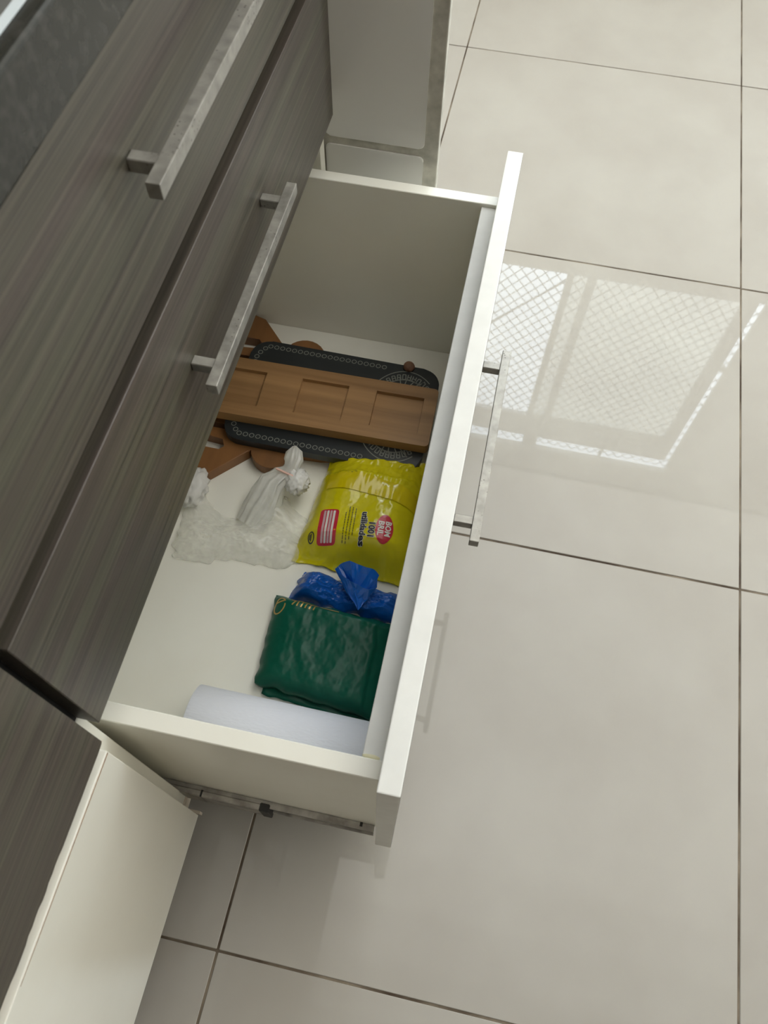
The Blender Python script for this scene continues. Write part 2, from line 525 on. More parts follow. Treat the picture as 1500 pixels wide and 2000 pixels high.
for ys, sd in ((YN0, -1), (YF1, 1)):
    bm = bmesh.new()
    a, b = sorted((ys + sd * .0003, ys + sd * .0045)); c, d = sorted((ys + sd * .0045, ys + sd * .0115))
    box(bm, -0.30, 0.153, a, b, 0.092, 0.126, bev=0.0006, seg=1)                # inner member
    e0, e1 = sorted((ys + sd * .0003, ys + sd * .0075))
    box(bm, -0.30, 0.153, e0, e1, 0.0905, 0.0935); box(bm, -0.30, 0.153, e0, e1, 0.1245, 0.1275)
    box(bm, -0.30, 0.026, c, d, 0.088, 0.130, bev=0.0012, seg=1)                # telescoped outer member
    obj('slide_rail', bm, STEEL, od)
    obj('slide_stop', boxbm(0.024, 0.035, c - .001, d + .001, 0.086, 0.1312, bev=0.001, seg=1), STEEL_DK, od)
    obj('slide_joint', boxbm(-0.0445, -0.0425, c, d + .0004, 0.090, 0.1306), STEEL_DK, od)
    obj('slide_screw', boxbm(0.137, 0.140, a, b + .002, 0.124, 0.1285), STEEL_DK, od)
bm = bmesh.new()
bmesh.ops.create_icosphere(bm, subdivisions=2, radius=1.0)
for v in bm.verts:
    v.co = Vector((0.146 + v.co.x * .008, 0.1765 + v.co.y * .0022 * (1 + .3 * noise.noise(v.co * 3)), 0.4075 + v.co.z * .0015))
obj('glue_bead', bm, mat('yellowed_glue', (0.72, 0.68, 0.46), 0.4), od, smooth=True)
# clip under the side panel
bm = bmesh.new()
box(bm, -0.0695, -0.0665, 0.1345, 0.1485, 0.074, 0.0968); box(bm, -0.0695, -0.050, 0.1330, 0.1360, 0.066, 0.080)
obj('corner_clip', bm, BEIGE, cab)

# ------------------------------------------------------------------ left neighbour cabinet
lc = tag(empty('base_cabinet', (-0.34, -0.25, 0)), 'cabinet left of the drawers with chipped dark wood door above a plain white panel', 'cabinet')
obj('body', boxbm(-0.62, XB - .0004, -0.62, 0.1295, 0.097, 0.8195), WHITE, lc)
obj('plinth', boxbm(-0.60, -0.58, -0.60, 0.128, 0.0, 0.0968), DARK, lc)
# door outline in (y, z) with worn lower edge
pts, chip = [(0.1345, 0.815), (0.1345, 0.4625), (0.1330, 0.4595)], [0, 1, 1]
rnd = random.Random(3)
y = 0.125
while y > -0.59:
    c = 1 if any(abs(y - q) < 0.012 for q in (-0.035, 0.012, 0.045, -0.11)) else 0
    pts.append((y, 0.4585 + (rnd.uniform(.0008, .0022) if c else rnd.uniform(0, .0003)))); chip.append(c)
    y -= 0.0055
pts += [(-0.60, 0.4585), (-0.60, 0.815)]; chip += [0, 0]
bm = bmesh.new()
va = [bm.verts.new((XB, p, q)) for p, q in pts]; vb = [bm.verts.new((XF, p, q)) for p, q in pts]
bm.faces.new(va); bm.faces.new(vb[::-1])
for i in range(len(pts)):
    j = (i + 1) % len(pts)
    f = bm.faces.new((va[i], va[j], vb[j], vb[i]))
    f.material_index = 1 if chip[i] and chip[j] else 0
door = obj('door', bm, [DARK, MDF], lc)
# bare fibreboard showing at the chips
for (yy, w) in ((-0.035, .012), (0.012, .009), (0.045, .006), (0.1325, .0022), (-0.11, .010)):
    obj('chipped_edge', boxbm(XB + .001, XF - .0006, yy - w, yy + w, 0.4588, 0.4622), MDF, door)
lp = obj('lower_panel', boxbm(XB + .0002, XF, -0.60, 0.1312, 0.083, 0.4430, bev=0.0010, seg=2), WHITE, lc)
bm = bmesh.new()
prism(bm, [(XF - .0002, 0.1302), (XF + .0003, 0.1302), (XF + .0001, 0.0), (XF - .0002, -0.08)], 0.4402, 0.4412)
obj('edge_joint', bm, MDF, lp)

# ------------------------------------------------------------------ granite worktop
bm = bmesh.new()
oc = [(-0.655, -0.66), (-0.0425, -0.66), (-0.0425, 0.8755), (-0.655, 0.8755)]
ic = [(-0.455, 0.157), (-0.068, 0.157), (-0.068, 0.703), (-0.455, 0.703)]
VV = [[bm.verts.new((x, y, z)) for x, y in c] for z in (0.8200, 0.8620) for c in (oc, ic)]
for k in range(4):
    q = (k + 1) % 4
    bm.faces.new((VV[2][k], VV[2][q], VV[3][q], VV[3][k])); bm.faces.new((VV[0][q], VV[0][k], VV[1][k], VV[1][q]))
    bm.faces.new((VV[0][k], VV[0][q], VV[2][q], VV[2][k])); bm.faces.new((VV[1][q], VV[1][k], VV[3][k], VV[3][q]))
bmesh.ops.bevel(bm, geom=[e for e in bm.edges if all(abs(v.co.x + .0425) < 1e-6 for v in e.verts)], offset=.003, segments=3, profile=.5, affect='EDGES')
ct = obj('countertop', bm, GRANITE, None, origin=(-0.35, 0.1, 0.82))
tag(ct, 'dark speckled granite worktop running along the top of the cabinets', 'countertop')


STANDIN_STEEL = mat('brushed_stainless', (0.36, 0.38, 0.39), 0.42, metal=0.9)
snk = tag(empty('standin_sink', (-0.25, 0.42, 0.862)), 'made-up stainless rim standing in for a bright sliver on the granite worktop', 'standin_sink')  # added rim and bowl, stand in for a bright sliver on the polished granite
sx0, sx1, sy0, sy1 = -0.47, -0.0515, 0.14, 0.72
bm = bmesh.new()
loops = []
for ins, z in ((0.0, .8622), (0.002, .8655), (0.012, .8655), (0.016, .8625), (0.026, .8625), (0.034, .8240)):
    pts = rrect((sx0 + sx1) / 2, (sy0 + sy1) / 2, (sx1 - sx0) / 2 - ins, (sy1 - sy0) / 2 - ins, 0.05 - ins, 0, 6)
    loops.append([bm.verts.new((x, y, z)) for x, y in pts])
for a, b in zip(loops[:-1], loops[1:]):
    for k in range(len(a)):
        bm.faces.new((a[k], a[(k + 1) % len(a)], b[(k + 1) % len(a)], b[k]))
bm.faces.new(loops[-1])
obj('bowl', bm, STANDIN_STEEL, snk)

# ------------------------------------------------------------------ soft sheets and bags
def fbm(p, o=4, sharp=False):
    s, a, f = 0.0, 1.0, 1.0
    for i in range(o):
        n_ = noise.noise(Vector(p) * f)
        s += a * ((1 - abs(n_) * 2) if sharp else n_)
        a *= 0.5; f *= 2.03
    return s


def sheet(corners, z0, top, n, m, jit=0.0, seed=0.0, thick=0.0, warp=None):
    """closed bag: bilinear outline (p00, p10, p11, p01), upper skin z0+top(s,t), flat underside"""
    bm = bmesh.new()
    P = [Vector(c) for c in corners]

    def xy(s, t):
        q = P[0].lerp(P[1], s).lerp(P[3].lerp(P[2], s), t)
        if warp:
            q = q + Vector(warp(s, t))
        e = max(abs(2 * s - 1), abs(2 * t - 1)) ** 6
        if jit:
            q = q + Vector((noise.noise((s * 9, t * 9, seed)), noise.noise((s * 9, t * 9, seed + 7)))) * jit * (0.25 + e)
        return q
    up = [[None] * (m + 1) for _ in range(n + 1)]; lo = [[None] * (m + 1) for _ in range(n + 1)]
    for i in range(n + 1):
        for j in range(m + 1):
            s, t = i / n, j / m
            q = xy(s, t)
            up[i][j] = bm.verts.new((q.x, q.y, z0 + thick + max(0.0004, top(s, t))))
            if i in (0, n) or j in (0, m):
                lo[i][j] = bm.verts.new((q.x, q.y, z0)) if thick else up[i][j]
            else:
                lo[i][j] = bm.verts.new((q.x, q.y, z0))
    for i in range(n):
        for j in range(m):
            bm.faces.new((up[i][j], up[i + 1][j], up[i + 1][j + 1], up[i][j + 1]))
            bm.faces.new((lo[i][j], lo[i][j + 1], lo[i + 1][j + 1], lo[i + 1][j]))
    if thick:
        for i in range(n):
            for j in (0, m):
                bm.faces.new((up[i][j], up[i + 1][j], lo[i + 1][j], lo[i][j]))
        for j in range(m):
            for i in (0, n):
                bm.faces.new((up[i][j], up[i][j + 1], lo[i][j + 1], lo[i][j]))
    return bm


def sm(a, b, x):
    x = max(0.0, min(1.0, (x - a) / (b - a))); return x * x * (3 - 2 * x)


def bump01(x, e):
    return sm(0, e, x) * sm(0, e, 1 - x)


# ---- paper towel roll (axis along x, against the near side)
RR, RY = 0.0405, 0.2162
RZ = ZB + RR + .0003
roll = tag(empty('paper_roll', (0.033, RY, ZB)), 'white embossed paper towel roll lying along the near drawer side', 'paper roll')
bm = bmesh.new()
n = 72
rings = []
for x, r in ((-0.0672, 0.019), (-0.0672, RR - .002), (-0.0662, RR), (0.1320, RR), (0.1330, RR - .002), (0.1330, 0.019)):
    rings.append([bm.verts.new((x, RY + r * math.cos(2 * PI * k / n), RZ + r * math.sin(2 * PI * k / n))) for k in range(n)])
for q in range(len(rings)):
    a, b = rings[q], rings[(q + 1) % len(rings)]
    for k in range(n):
        bm.faces.new((a[k], a[(k + 1) % n], b[(k + 1) % n], b[k]))
pp = obj('paper', bm, PAPER, roll)
for p in pp.data.polygons:
    p.use_smooth = abs(p.normal.x) < 0.5
bm = bmesh.new()
rings = []
for x, r in ((-0.0670, 0.0175), (-0.0670, 0.0188), (0.1328, 0.0188), (0.1328, 0.0175)):
    rings.append([bm.verts.new((x, RY + r * math.cos(2 * PI * k / 32), RZ + r * math.sin(2 * PI * k / 32))) for k in range(32)])
for q in range(4):
    a, b = rings[q], rings[(q + 1) % 4]
    for k in range(32):
        bm.faces.new((a[k], a[(k + 1) % 32], b[(k + 1) % 32], b[k]))
obj('cardboard_core', bm, CARD, roll)

# ---- folded green bag
def gtop(s, t):
    e = (1 - abs(2 * s - 1) ** 8) * (1 - abs(2 * t - 1) ** 10)
    w = fbm((s * 5.0 + 3, t * 3.0, 1.7), 4, True)
    w2 = fbm((s * 9 + t * 4, t * 6 - s * 5, 4.2), 3)
    ridge = math.exp(-((t - 0.93 + 0.03 * s) / 0.035) ** 2) * 0.004
    step = 0.004 * sm(0.90, 0.87, s + 0.03 * noise.noise((t * 4, 0, 2)))
    return 0.003 + e * (0.012 + step + 0.0009 * w + 0.0007 * w2) + ridge * (0.4 + 0.6 * abs(noise.noise((s * 12, 1, 1))))


gb_ = sheet(((-0.0175, 0.2790), (0.1290, 0.2660), (0.1270, 0.3840), (-0.0225, 0.3905)), ZB + .0085, gtop, 110, 80, jit=.0022, seed=2.0, thick=0.0035)
gbag = tag(obj('plastic_bag', gb_, GREEN, None, origin=(0.05, 0.33, ZB), smooth=True), 'glossy green plastic bag folded flat with gold script at its edge', 'plastic bag')
# the layer folded under it
def gtop2(s, t):
    return 0.0052 + 0.0022 * noise.noise((s * 6, t * 6, 9)) * bump01(s, .1) * bump01(t, .1)


gu = sheet(((-0.0080, 0.2705), (0.1300, 0.2590), (0.1300, 0.3800), (-0.0120, 0.3840)), ZB + .0004, gtop2, 40, 30, jit=.003, seed=5.0)
obj('folded_layer', gu, GREEN, gbag, smooth=True)


def bvh_of(o):
    bm = bmesh.new(); bm.from_mesh(o.data)
    bmesh.ops.translate(bm, verts=bm.verts, vec=base_of(o))
    t = BVHTree.FromBMesh(bm); bm.free(); return t


def drape(tree, x, y, dz, dflt):
    hit = tree.ray_cast(Vector((x, y, 0.6)), Vector((0, 0, -1)))
    return (hit[0].z if hit[0] else dflt) + dz


def strokes(lines, w, tree, dz, dflt, step=0.0015):
    """flat printed strokes laid on a surface: lines = lists of (x, y)"""
    bm = bmesh.new()
    for ln in lines:
        pts = []
        for a, b in zip(ln[:-1], ln[1:]):
            d = math.hypot(b[0] - a[0], b[1] - a[1]); k = max(1, int(d / step))
            for i in range(k):
                pts.append((a[0] + (b[0] - a[0]) * i / k, a[1] + (b[1] - a[1]) * i / k))
        pts.append(ln[-1])
        prev = None
        for i, p in enumerate(pts):
            q0 = pts[max(0, i - 1)]; q1 = pts[min(len(pts) - 1, i + 1)]
            dx, dy = q1[0] - q0[0], q1[1] - q0[1]; l_ = math.hypot(dx, dy) or 1
            nx, ny = -dy / l_ * w / 2, dx / l_ * w / 2
            cur = []
            for sg in (1, -1):
                x, y = p[0] + sg * nx, p[1] + sg * ny
                cur.append(bm.verts.new((x, y, drape(tree, x, y, dz, dflt))))
            if prev:
                bm.faces.new((prev[0], prev[1], cur[1], cur[0]))
            prev = cur
    return bm


def ell(cx, cy, rx, ry, ang=0, a0=0, a1=2 * PI, n=28):
    out = []
    for i in range(n + 1):
        a = a0 + (a1 - a0) * i / n
        x, y = rx * math.cos(a), ry * math.sin(a)
        out.append((cx + x * math.cos(ang) - y * math.sin(ang), cy + x * math.sin(ang) + y * math.cos(ang)))
    return out


gt = bvh_of(gbag)
gl = [ell(-0.0125, 0.3735, 0.0062, 0.0105, -.15, PI * 0.3, PI * 2.15), [(-0.0175, 0.377), (-0.0065, 0.3815)],
      [(0.0005, 0.3835), (0.0065, 0.3835), (0.0025, 0.3765)]]
for i in range(5):
    x = 0.0085 + i * 0.0052
    gl.append([(x + .002, 0.3850 - i * .0002), (x, 0.3760 - i * .0002)])
gl.append([(0.008, 0.3845), (0.034, 0.3825)])
gl.append([(0.036, 0.3815), (0.060, 0.3800)])
obj('gold_lettering', strokes(gl, 0.0017, gt, 0.0004, 0.16), GOLD, gbag)

# ---- crumpled blue bag
def btop(s, t):
    e = (1 - abs(2 * s - 1) ** 5) * (1 - abs(2 * t - 1) ** 4)
    w = fbm((s * 4.5 + 1, t * 2.2, 3.1), 4, True)
    lump = 0.022 * math.exp(-((s - .12) / .13) ** 2) + 0.010 * math.exp(-((s - .92) / .16) ** 2) - 0.006 * math.exp(-((s - .40) / .09) ** 2)
    return 0.001 + e * (0.014 + lump + 0.0045 * w)


bb = sheet(((-0.0100, 0.3945), (0.1310, 0.3880), (0.1310, 0.4260), (0.0020, 0.4340)), ZB + .0006, btop, 110, 44, jit=.004, seed=8.0)
bbag = tag(obj('plastic_bag', bb, BLUE, None, origin=(0.06, 0.405, ZB), smooth=False), 'crumpled blue plastic bag squeezed between the yellow package and green bag', 'plastic bag')
# its open mouth: a folded cone of film
bm = bmesh.new()
rim = [(0.0420, 0.4320, 0.170), (0.0490, 0.4385, 0.174), (0.0590, 0.4400, 0.184), (0.0720, 0.4385, 0.184), (0.0870, 0.4360, 0.183), (0.0975, 0.4300, 0.182),
       (0.0985, 0.4160, 0.178), (0.0900, 0.4100, 0.178), (0.0740, 0.4140, 0.178), (0.0610, 0.4190, 0.177), (0.0500, 0.4250, 0.174)]
apex = Vector((0.0815, 0.3860, 0.168)); tuck = Vector((0.074, 0.423, 0.146))
rv = [bm.verts.new(p) for p in rim]
mid_o = [bm.verts.new(Vector(p).lerp(apex, .5) + Vector((0, 0, -.003 - .003 * (i % 2)))) for i, p in enumerate(rim)]
av = bm.verts.new(apex)
mid_i = [bm.verts.new(Vector(p).lerp(tuck, .55) + Vector((.001 * (-1) ** i, 0, .001 * (i % 3)))) for i, p in enumerate(rim)]
tv = bm.verts.new(tuck)
for i in range(len(rim)):
    j = (i + 1) % len(rim)
    bm.faces.new((rv[i], rv[j], mid_o[j], mid_o[i])); bm.faces.new((mid_o[i], mid_o[j], av))
    bm.faces.new((rv[j], rv[i], mid_i[i], mid_i[j])); bm.faces.new((mid_i[j], mid_i[i], tv))
bmesh.ops.triangulate(bm, faces=bm.faces)
bmesh.ops.subdivide_edges(bm, edges=bm.edges, cuts=2, use_grid_fill=True)
for v in bm.verts:
    v.co += Vector((noise.noise(v.co * 90), noise.noise(v.co * 90 + Vector((5, 0, 0))), noise.noise(v.co * 110 + Vector((0, 9, 0))))) * .0022
obj('bag_mouth', bm, BLUE, bbag)

# ---- yellow package
YZ = ZB + .0006


def ytop(s, t):
    es = 1 - abs(2 * s - 1) ** 3.4
    body = sm(0.0, 0.24, t) * (1 - 0.34 * sm(0.72, 0.95, t))
    w = fbm((s * 3.6 + 5, t * 3.0, 2.2), 4, True) * (0.25 + 0.75 * max(sm(.66, .80, t), sm(.80, .97, s), 1 - sm(.04, .22, t)))
    cross = fbm((s * 22, t * 3, 6.0), 2) * sm(.70, .78, t) * (1 - sm(.84, .90, t))
    w2 = fbm((s * 2.2 - t, t * 2, 8.8), 2)
    crinkle = 0.0016 * fbm((s * 8, t * 9, 1.5), 3, True) * (sm(.62, .80, s) * sm(.45, .75, t) + .35)
    fold = 0.0035 * math.exp(-((t - 0.80 + .02 * s) / 0.030) ** 2)
    return 0.001 + es ** 0.7 * (0.048 * body + 0.0026 * w + 0.0022 * cross + 0.004 * w2 * body + fold + crinkle)


yb = sheet(((-0.0200, 0.4450), (0.1310, 0.4400), (0.1310, 0.6050), (-0.0070, 0.5900)), YZ, ytop, 120, 120, jit=.0030, seed=4.0)
pack = tag(obj('package', yb, YELLOW, None, origin=(0.06, 0.51, ZB), smooth=True), 'glossy yellow plastic package with red oval logo and black lettering', 'package')
yt = bvh_of(pack)
RD = Vector((0.080, -0.9968)); UP = Vector((0.9968, 0.080))     # reading direction and letter-up direction on the film


def ydrape(bm, dz):
    for v in bm.verts:
        v.co.z = drape(yt, v.co.x, v.co.y, dz, YZ + .03)


def refine(bm, ln):
    for _ in range(4):
        es = [e for e in bm.edges if e.calc_length() > ln]
        if not es:
            break
        bmesh.ops.subdivide_edges(bm, edges=es, cuts=1)
        bmesh.ops.triangulate(bm, faces=bm.faces)


def text_bm(body, size, cx, cy, off=0.0, sx=1.0):
    cu = bpy.data.curves.new('lettering', 'FONT'); cu.body = body; cu.size = size
    cu.align_x = 'CENTER'; cu.align_y = 'CENTER'; cu.offset = off * size; cu.resolution_u = 2
    to = bpy.data.objects.new('lettering', cu); COL.objects.link(to)
    dg = bpy.context.evaluated_depsgraph_get()
    me = bpy.data.meshes.new_from_object(to.evaluated_get(dg))
    bm = bmesh.new(); bm.from_mesh(me)
    bpy.data.objects.remove(to); bpy.data.curves.remove(cu); bpy.data.meshes.remove(me)
    bmesh.ops.triangulate(bm, faces=bm.faces)
    refine(bm, 0.004)
    for v in bm.verts:
        p = RD * v.co.x * sx + UP * v.co.y
        v.co = Vector((cx + p.x, cy + p.y, 0))
    return bm


def ytext(name, body, size, cx, cy, m, off=0.0, dz=.0009, sx=1.0):
    bm = text_bm(body, size, cx, cy, off, sx); ydrape(bm, dz)
    return obj(name, bm, m, pack)


def yfill(name, outline, m, dz):
    bm = bmesh.new()
    bm.faces.new([bm.verts.new((x, y, 0)) for x, y in outline])
    bmesh.ops.triangulate(bm, faces=bm.faces); refine(bm, 0.006)
    ydrape(bm, dz)
    return obj(name, bm, m, pack)


AN = math.atan2(RD.y, RD.x)
ytext('lettering', 'utilidades', 0.0108, 0.0650, 0.4885, PRINTW, .075, .0006, 1.06)
ytext('lettering', 'utilidades', 0.0108, 0.0650, 0.4885, PRINTK, .032, .0010, 1.06)
ytext('lettering', '1001', 0.0112, 0.0757, 0.4865, PRINTW, .075, .0006, 1.05)
ytext('lettering', '1001', 0.0112, 0.0757, 0.4865, PRINTK, .032, .0010, 1.05)
yfill('logo_oval', ell(0.0915, 0.4915, 0.0195, 0.0112, AN, n=40)[:-1], RED, .0006)
ytext('logo_lettering', 'BOM', 0.0100, 0.0957, 0.4920, PRINTW, .03, .0010, 1.0)
ytext('logo_lettering', 'BRIL', 0.0100, 0.0868, 0.4912, PRINTW, .03, .0010, 1.08)
yfill('red_box', rrect(0.0205, 0.4845, 0.0215, 0.0120, 0.004, AN), RED, .0006)
for i in range(4):
    c = Vector((0.0205, 0.4845)) + UP * (0.0062 - i * .0040)
    yfill('printed_line', rrect(c.x, c.y, 0.0195, 0.0014, 0.0006, AN, 2), PRINTW if i % 2 == 0 else PRINTP, .0010)
fine = []
for i, (o_, l0, l1) in enumerate(((0.0530, .513, .478), (0.0490, .514, .470), (0.0450, .514, .466), (0.0410, .505, .466))):
    y = l0; rn = random.Random(i)
    while y > l1:
        w = rn.uniform(.0014, .0036)
        a = Vector((o_ + .0005 * 0 - (y - .49) * .08, y)); fine.append([tuple(a), tuple(a + RD * w)]); y -= w + .0009
obj('fine_print', strokes(fine, .0011, yt, .0008, YZ + .04), PRINTG, pack)
obj('printed_icon', strokes([ell(0.0020, 0.4690, .0052, .0036, AN), [(0.002, .4725), (0.002, .4655)], [(0.0005, .4715), (0.0005, .4665)]], .0012, yt, .0008, YZ + .02), PRINTK, pack)
obj('date_stamp', strokes([[(0.012 + i * .0052, .5585 + i * .0006), (0.0145 + i * .0052, .5588 + i * .0006)] for i in range(6)], .0018, yt, .0008, YZ + .02), PRINTG, pack)
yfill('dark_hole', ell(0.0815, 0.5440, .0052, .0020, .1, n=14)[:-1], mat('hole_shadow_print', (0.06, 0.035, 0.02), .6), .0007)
# folded-over strip across the package, below its top seal
bm = bmesh.new()
ns = 90; prev = None
for i in range(ns + 1):
    s = i / ns
    x = 0.004 + 0.124 * s
    yc = 0.5480 + 0.010 * s - 0.016 * s * s
    cur = []
    for k2, (dy, dz) in enumerate(((-.0125, .0006), (-.006, .0016 + .0012 * noise.noise((s * 26, 0, 3))), (.002, .0020), (.0100, .0016), (.0125, .0005))):
        cur.append(bm.verts.new((x, yc + dy, drape(yt, x, yc + dy, dz + (.0006 if k2 < 3 else 0), YZ + .02))))
    if prev:
        for a in range(4):
            bm.faces.new((prev[a], cur[a], cur[a + 1], prev[a + 1]))
    prev = cur
obj('sealing_strip', bm, YELLOW_STRIP, pack, smooth=True)
# zigzag cut end seal
bm = bmesh.new(); prev = None
for i in range(73):
    s = i / 72
    x = -0.0050 + s * 0.1380; yb0 = 0.5895 + 0.016 * s; yz = yb0 + .0060 + (.0016 if i % 2 else 0)
    zz = YZ + .0165 + .007 * s + .0035 * math.sin(s * 9)
    cur = [bm.verts.new((x, yb0 - .010, drape(yt, x, yb0 - .010, .0003, YZ + .01))), bm.verts.new((x, yb0, zz - .003)), bm.verts.new((x, yz, zz))]
    if prev:
        for a in range(2):
            bm.faces.new((prev[a], cur[a], cur[a + 1], prev[a + 1]))
    prev = cur
obj('end_seal', bm, YELLOW, pack, smooth=True)

# ---- thin white knotted bag
def wtop(s, t):
    e = (1 - abs(2 * s - 1) ** 5) * (1 - abs(2 * t - 1) ** 3)
    w = fbm((s * 3.2 + 9, t * 3.0, 5.5), 5, True)
    rise = 0.012 * math.exp(-((s - .72) / .12) ** 2 - ((t - .9) / .22) ** 2) + 0.008 * math.exp(-((s - .06) / .08) ** 2 - ((t - .9) / .2) ** 2)
    return 0.0008 + e * (0.005 + 0.015 * sm(.72, .22, t) + 0.0040 * w * sm(1.0, .35, t) + 0.0016 * w) + rise * sm(0, .08, 1 - t)


def wwarp(s, t):
    up = 0.036 * math.exp(-((s - .04) / .10) ** 2) + 0.030 * math.exp(-((s - .74) / .13) ** 2) - 0.020 * math.exp(-((s - .40) / .16) ** 2)
    lo = -0.006 * math.sin(PI * s) - 0.004 * math.sin(PI * s * 3)
    return (0, up * t ** 2 + lo * (1 - t) ** 2)


wb_ = sheet(((-0.1720, 0.4200), (-0.0080, 0.4420), (-0.0160, 0.5080), (-0.1800, 0.5040)), ZB + .0006, wtop, 130, 100, jit=.007, seed=11.0, warp=wwarp)
wbag = tag(obj('plastic_bag', wb_, BAGWHITE, None, origin=(-0.09, 0.47, ZB), smooth=True), 'thin white translucent plastic bag with a knotted corner, lying on the drawer base', 'plastic bag')
# twisted neck, knot and loose tail
bm = bmesh.new()
path = [((-0.085, 0.482, .136), .018), ((-0.077, 0.503, .146), .021), ((-0.071, 0.520, .155), .0195), ((-0.066, 0.536, .166), .0165), ((-0.058, 0.545, .170), .0125), ((-0.050, 0.552, .173), .0095),
        ((-0.046, 0.558, .176), .0105), ((-0.046, 0.568, .180), .0120), ((-0.0475, 0.578, .183), .0095), ((-0.049, 0.585, .184), .003)]
rings = []
nn = 56
for q, (c, r) in enumerate(path):
    c = Vector(c)
    a = Vector(path[max(0, q - 1)][0]); b = Vector(path[min(len(path) - 1, q + 1)][0]); d = (b - a).normalized()
    u = d.cross(Vector((0, 0, 1))).normalized(); v = u.cross(d)
    ring = []
    for k in range(nn):
        t_ = 2 * PI * k / nn
        rr = r * (1 + .30 * noise.noise((math.cos(t_) * 2.6, math.sin(t_) * 2.6, q * .55)) + .17 * math.cos(11 * t_ + q * .8) * (1 if q < 5 else .6) + .12 * noise.noise((math.cos(t_) * 7, math.sin(t_) * 7, q * 1.3)))
        ring.append(bm.verts.new(c + u * rr * math.cos(t_) + v * rr * math.sin(t_) * .75))
    rings.append(ring)
for a, b in zip(rings[:-1], rings[1:]):
    for k in range(nn):
        bm.faces.new((a[k], a[(k + 1) % nn], b[(k + 1) % nn], b[k]))
bm.faces.new(rings[-1])
for v in bm.verts:
    v.co.z = max(v.co.z, ZB + .002)
obj('bag_neck', bm, BAGNECK, wbag, smooth=True)


def blob(cx, cy, cz, rx, ry, rz, seed, amp=.35, f=2.4):
    bm = bmesh.new(); bmesh.ops.create_icosphere(bm, subdivisions=4, radius=1.0)
    for v in bm.verts:
        k = 1 + amp * fbm(v.co * f * .6 + Vector((seed, 0, 0)), 3, True) * .5
        v.co = Vector((cx + v.co.x * rx * k, cy + v.co.y * ry * k, max(cz + v.co.z * rz * k, ZB + .001)))
    return bm


obj('knot', blob(-0.0345, 0.541, .171, .0110, .0130, .010, 3.0, .8, 5.0), BAGKNOT, wbag, smooth=True)
obj('bag_corner', blob(-0.1720, 0.5150, .150, .014, .020, .013, 9.0, .8, 4.0), BAGKNOT, wbag, smooth=True)
bm = bmesh.new(); wire(bm, (-0.064, .5475, .1835), (-0.040, .5420, .1815), .0012)
obj('pink_print', bm, PINKTIE, wbag)

# ------------------------------------------------------------------ wooden boards
# scalloped trivet underneath
tz0, tz1 = ZB + .0004, ZB + .0184
half = [(0.075, 0.0), (0.070, 0.045), (0.02, 0.070), (-0.020, 0.078), (-0.052, 0.080)]
lobe = [(-0.0845 + .030 * math.cos(a), 0.083 + .029 * math.sin(a)) for a in [math.radians(x) for x in range(5, 186, 15)]]
arm = [(-0.116, 0.092), (-0.158, 0.137), (-0.176, 0.142), (-0.205, 0.125), (-0.205, 0.097), (-0.156, 0.099), (-0.149, 0.092), (-0.155, 0.080), (-0.205, 0.077), (-0.205, 0.064), (-0.155, 0.066), (-0.150, 0.061), (-0.156, 0.056), (-0.205, 0.055), (-0.205, 0.010)]
up_ = half + lobe + arm
out = [(x, 0.675 + y) for x, y in up_] + [(x, 0.675 - y) for x, y in reversed(up_) if y > 0]
bm = bmesh.new(); prism(bm, out, tz0, tz1, bev=.0012)
triv = tag(obj('trivet', bm, TRIVET, None, origin=(-0.06, 0.675, ZB)), 'orange wooden trivet with scalloped lobes under the black board', 'trivet')

# black board with ring border and round medallion
BA = math.radians(-0.2)
kz0, kz1 = tz1 + .0006, tz1 + .0136
kc = (-0.020, 0.676)


def kxy(x, y):
    a = BA; return (kc[0] + x * math.cos(a) - y * math.sin(a), kc[1] + x * math.sin(a) + y * math.cos(a))


kout = [kxy(x, y) for x, y in rrect(0, 0, 0.137, 0.0865, 0.026, 0, 8)]
bm = bmesh.new(); prism(bm, kout, kz0, kz1, bev=.002)
board = tag(obj('serving_board', bm, BOARDK, None, origin=(kc[0], kc[1], ZB)), 'black serving board with printed ring border beneath the bamboo tray', 'board')


def kring(cx, cy, r, w, bm, n=14):
    pr = None; fst = None
    for i in range(n + 1):
        a = 2 * PI * i / n
        cur = [bm.verts.new((*kxy(cx + (r + s * w / 2) * math.cos(a), cy + (r + s * w / 2) * math.sin(a)), kz1 + .0003)) for s in (1, -1)]
        if pr:
            bm.faces.new((pr[0], pr[1], cur[1], cur[0]))
        pr = cur


bm = bmesh.new()
x = -0.112
while x < 0.060:
    kring(x, -0.0765, .0031, .0010, bm); kring(x, 0.0765, .0031, .0010, bm); x += .0088
for q in (-0.055, -0.046, -0.037, -0.028, -0.019, -0.010, 0, .010, .019, .028, .037, .046, .055):
    kring(-0.1265, q, .0031, .0010, bm)
for sy in (1, -1):
    kring(-0.1235, sy * .0635, .0031, .0010, bm); kring(-0.1185, sy * .0715, .0031, .0010, bm)
obj('ring_border', bm, RINGP, board)


class Flat:
    def ray_cast(self, o, d):
        return (Vector((o.x, o.y, kz1)), None, None, None)


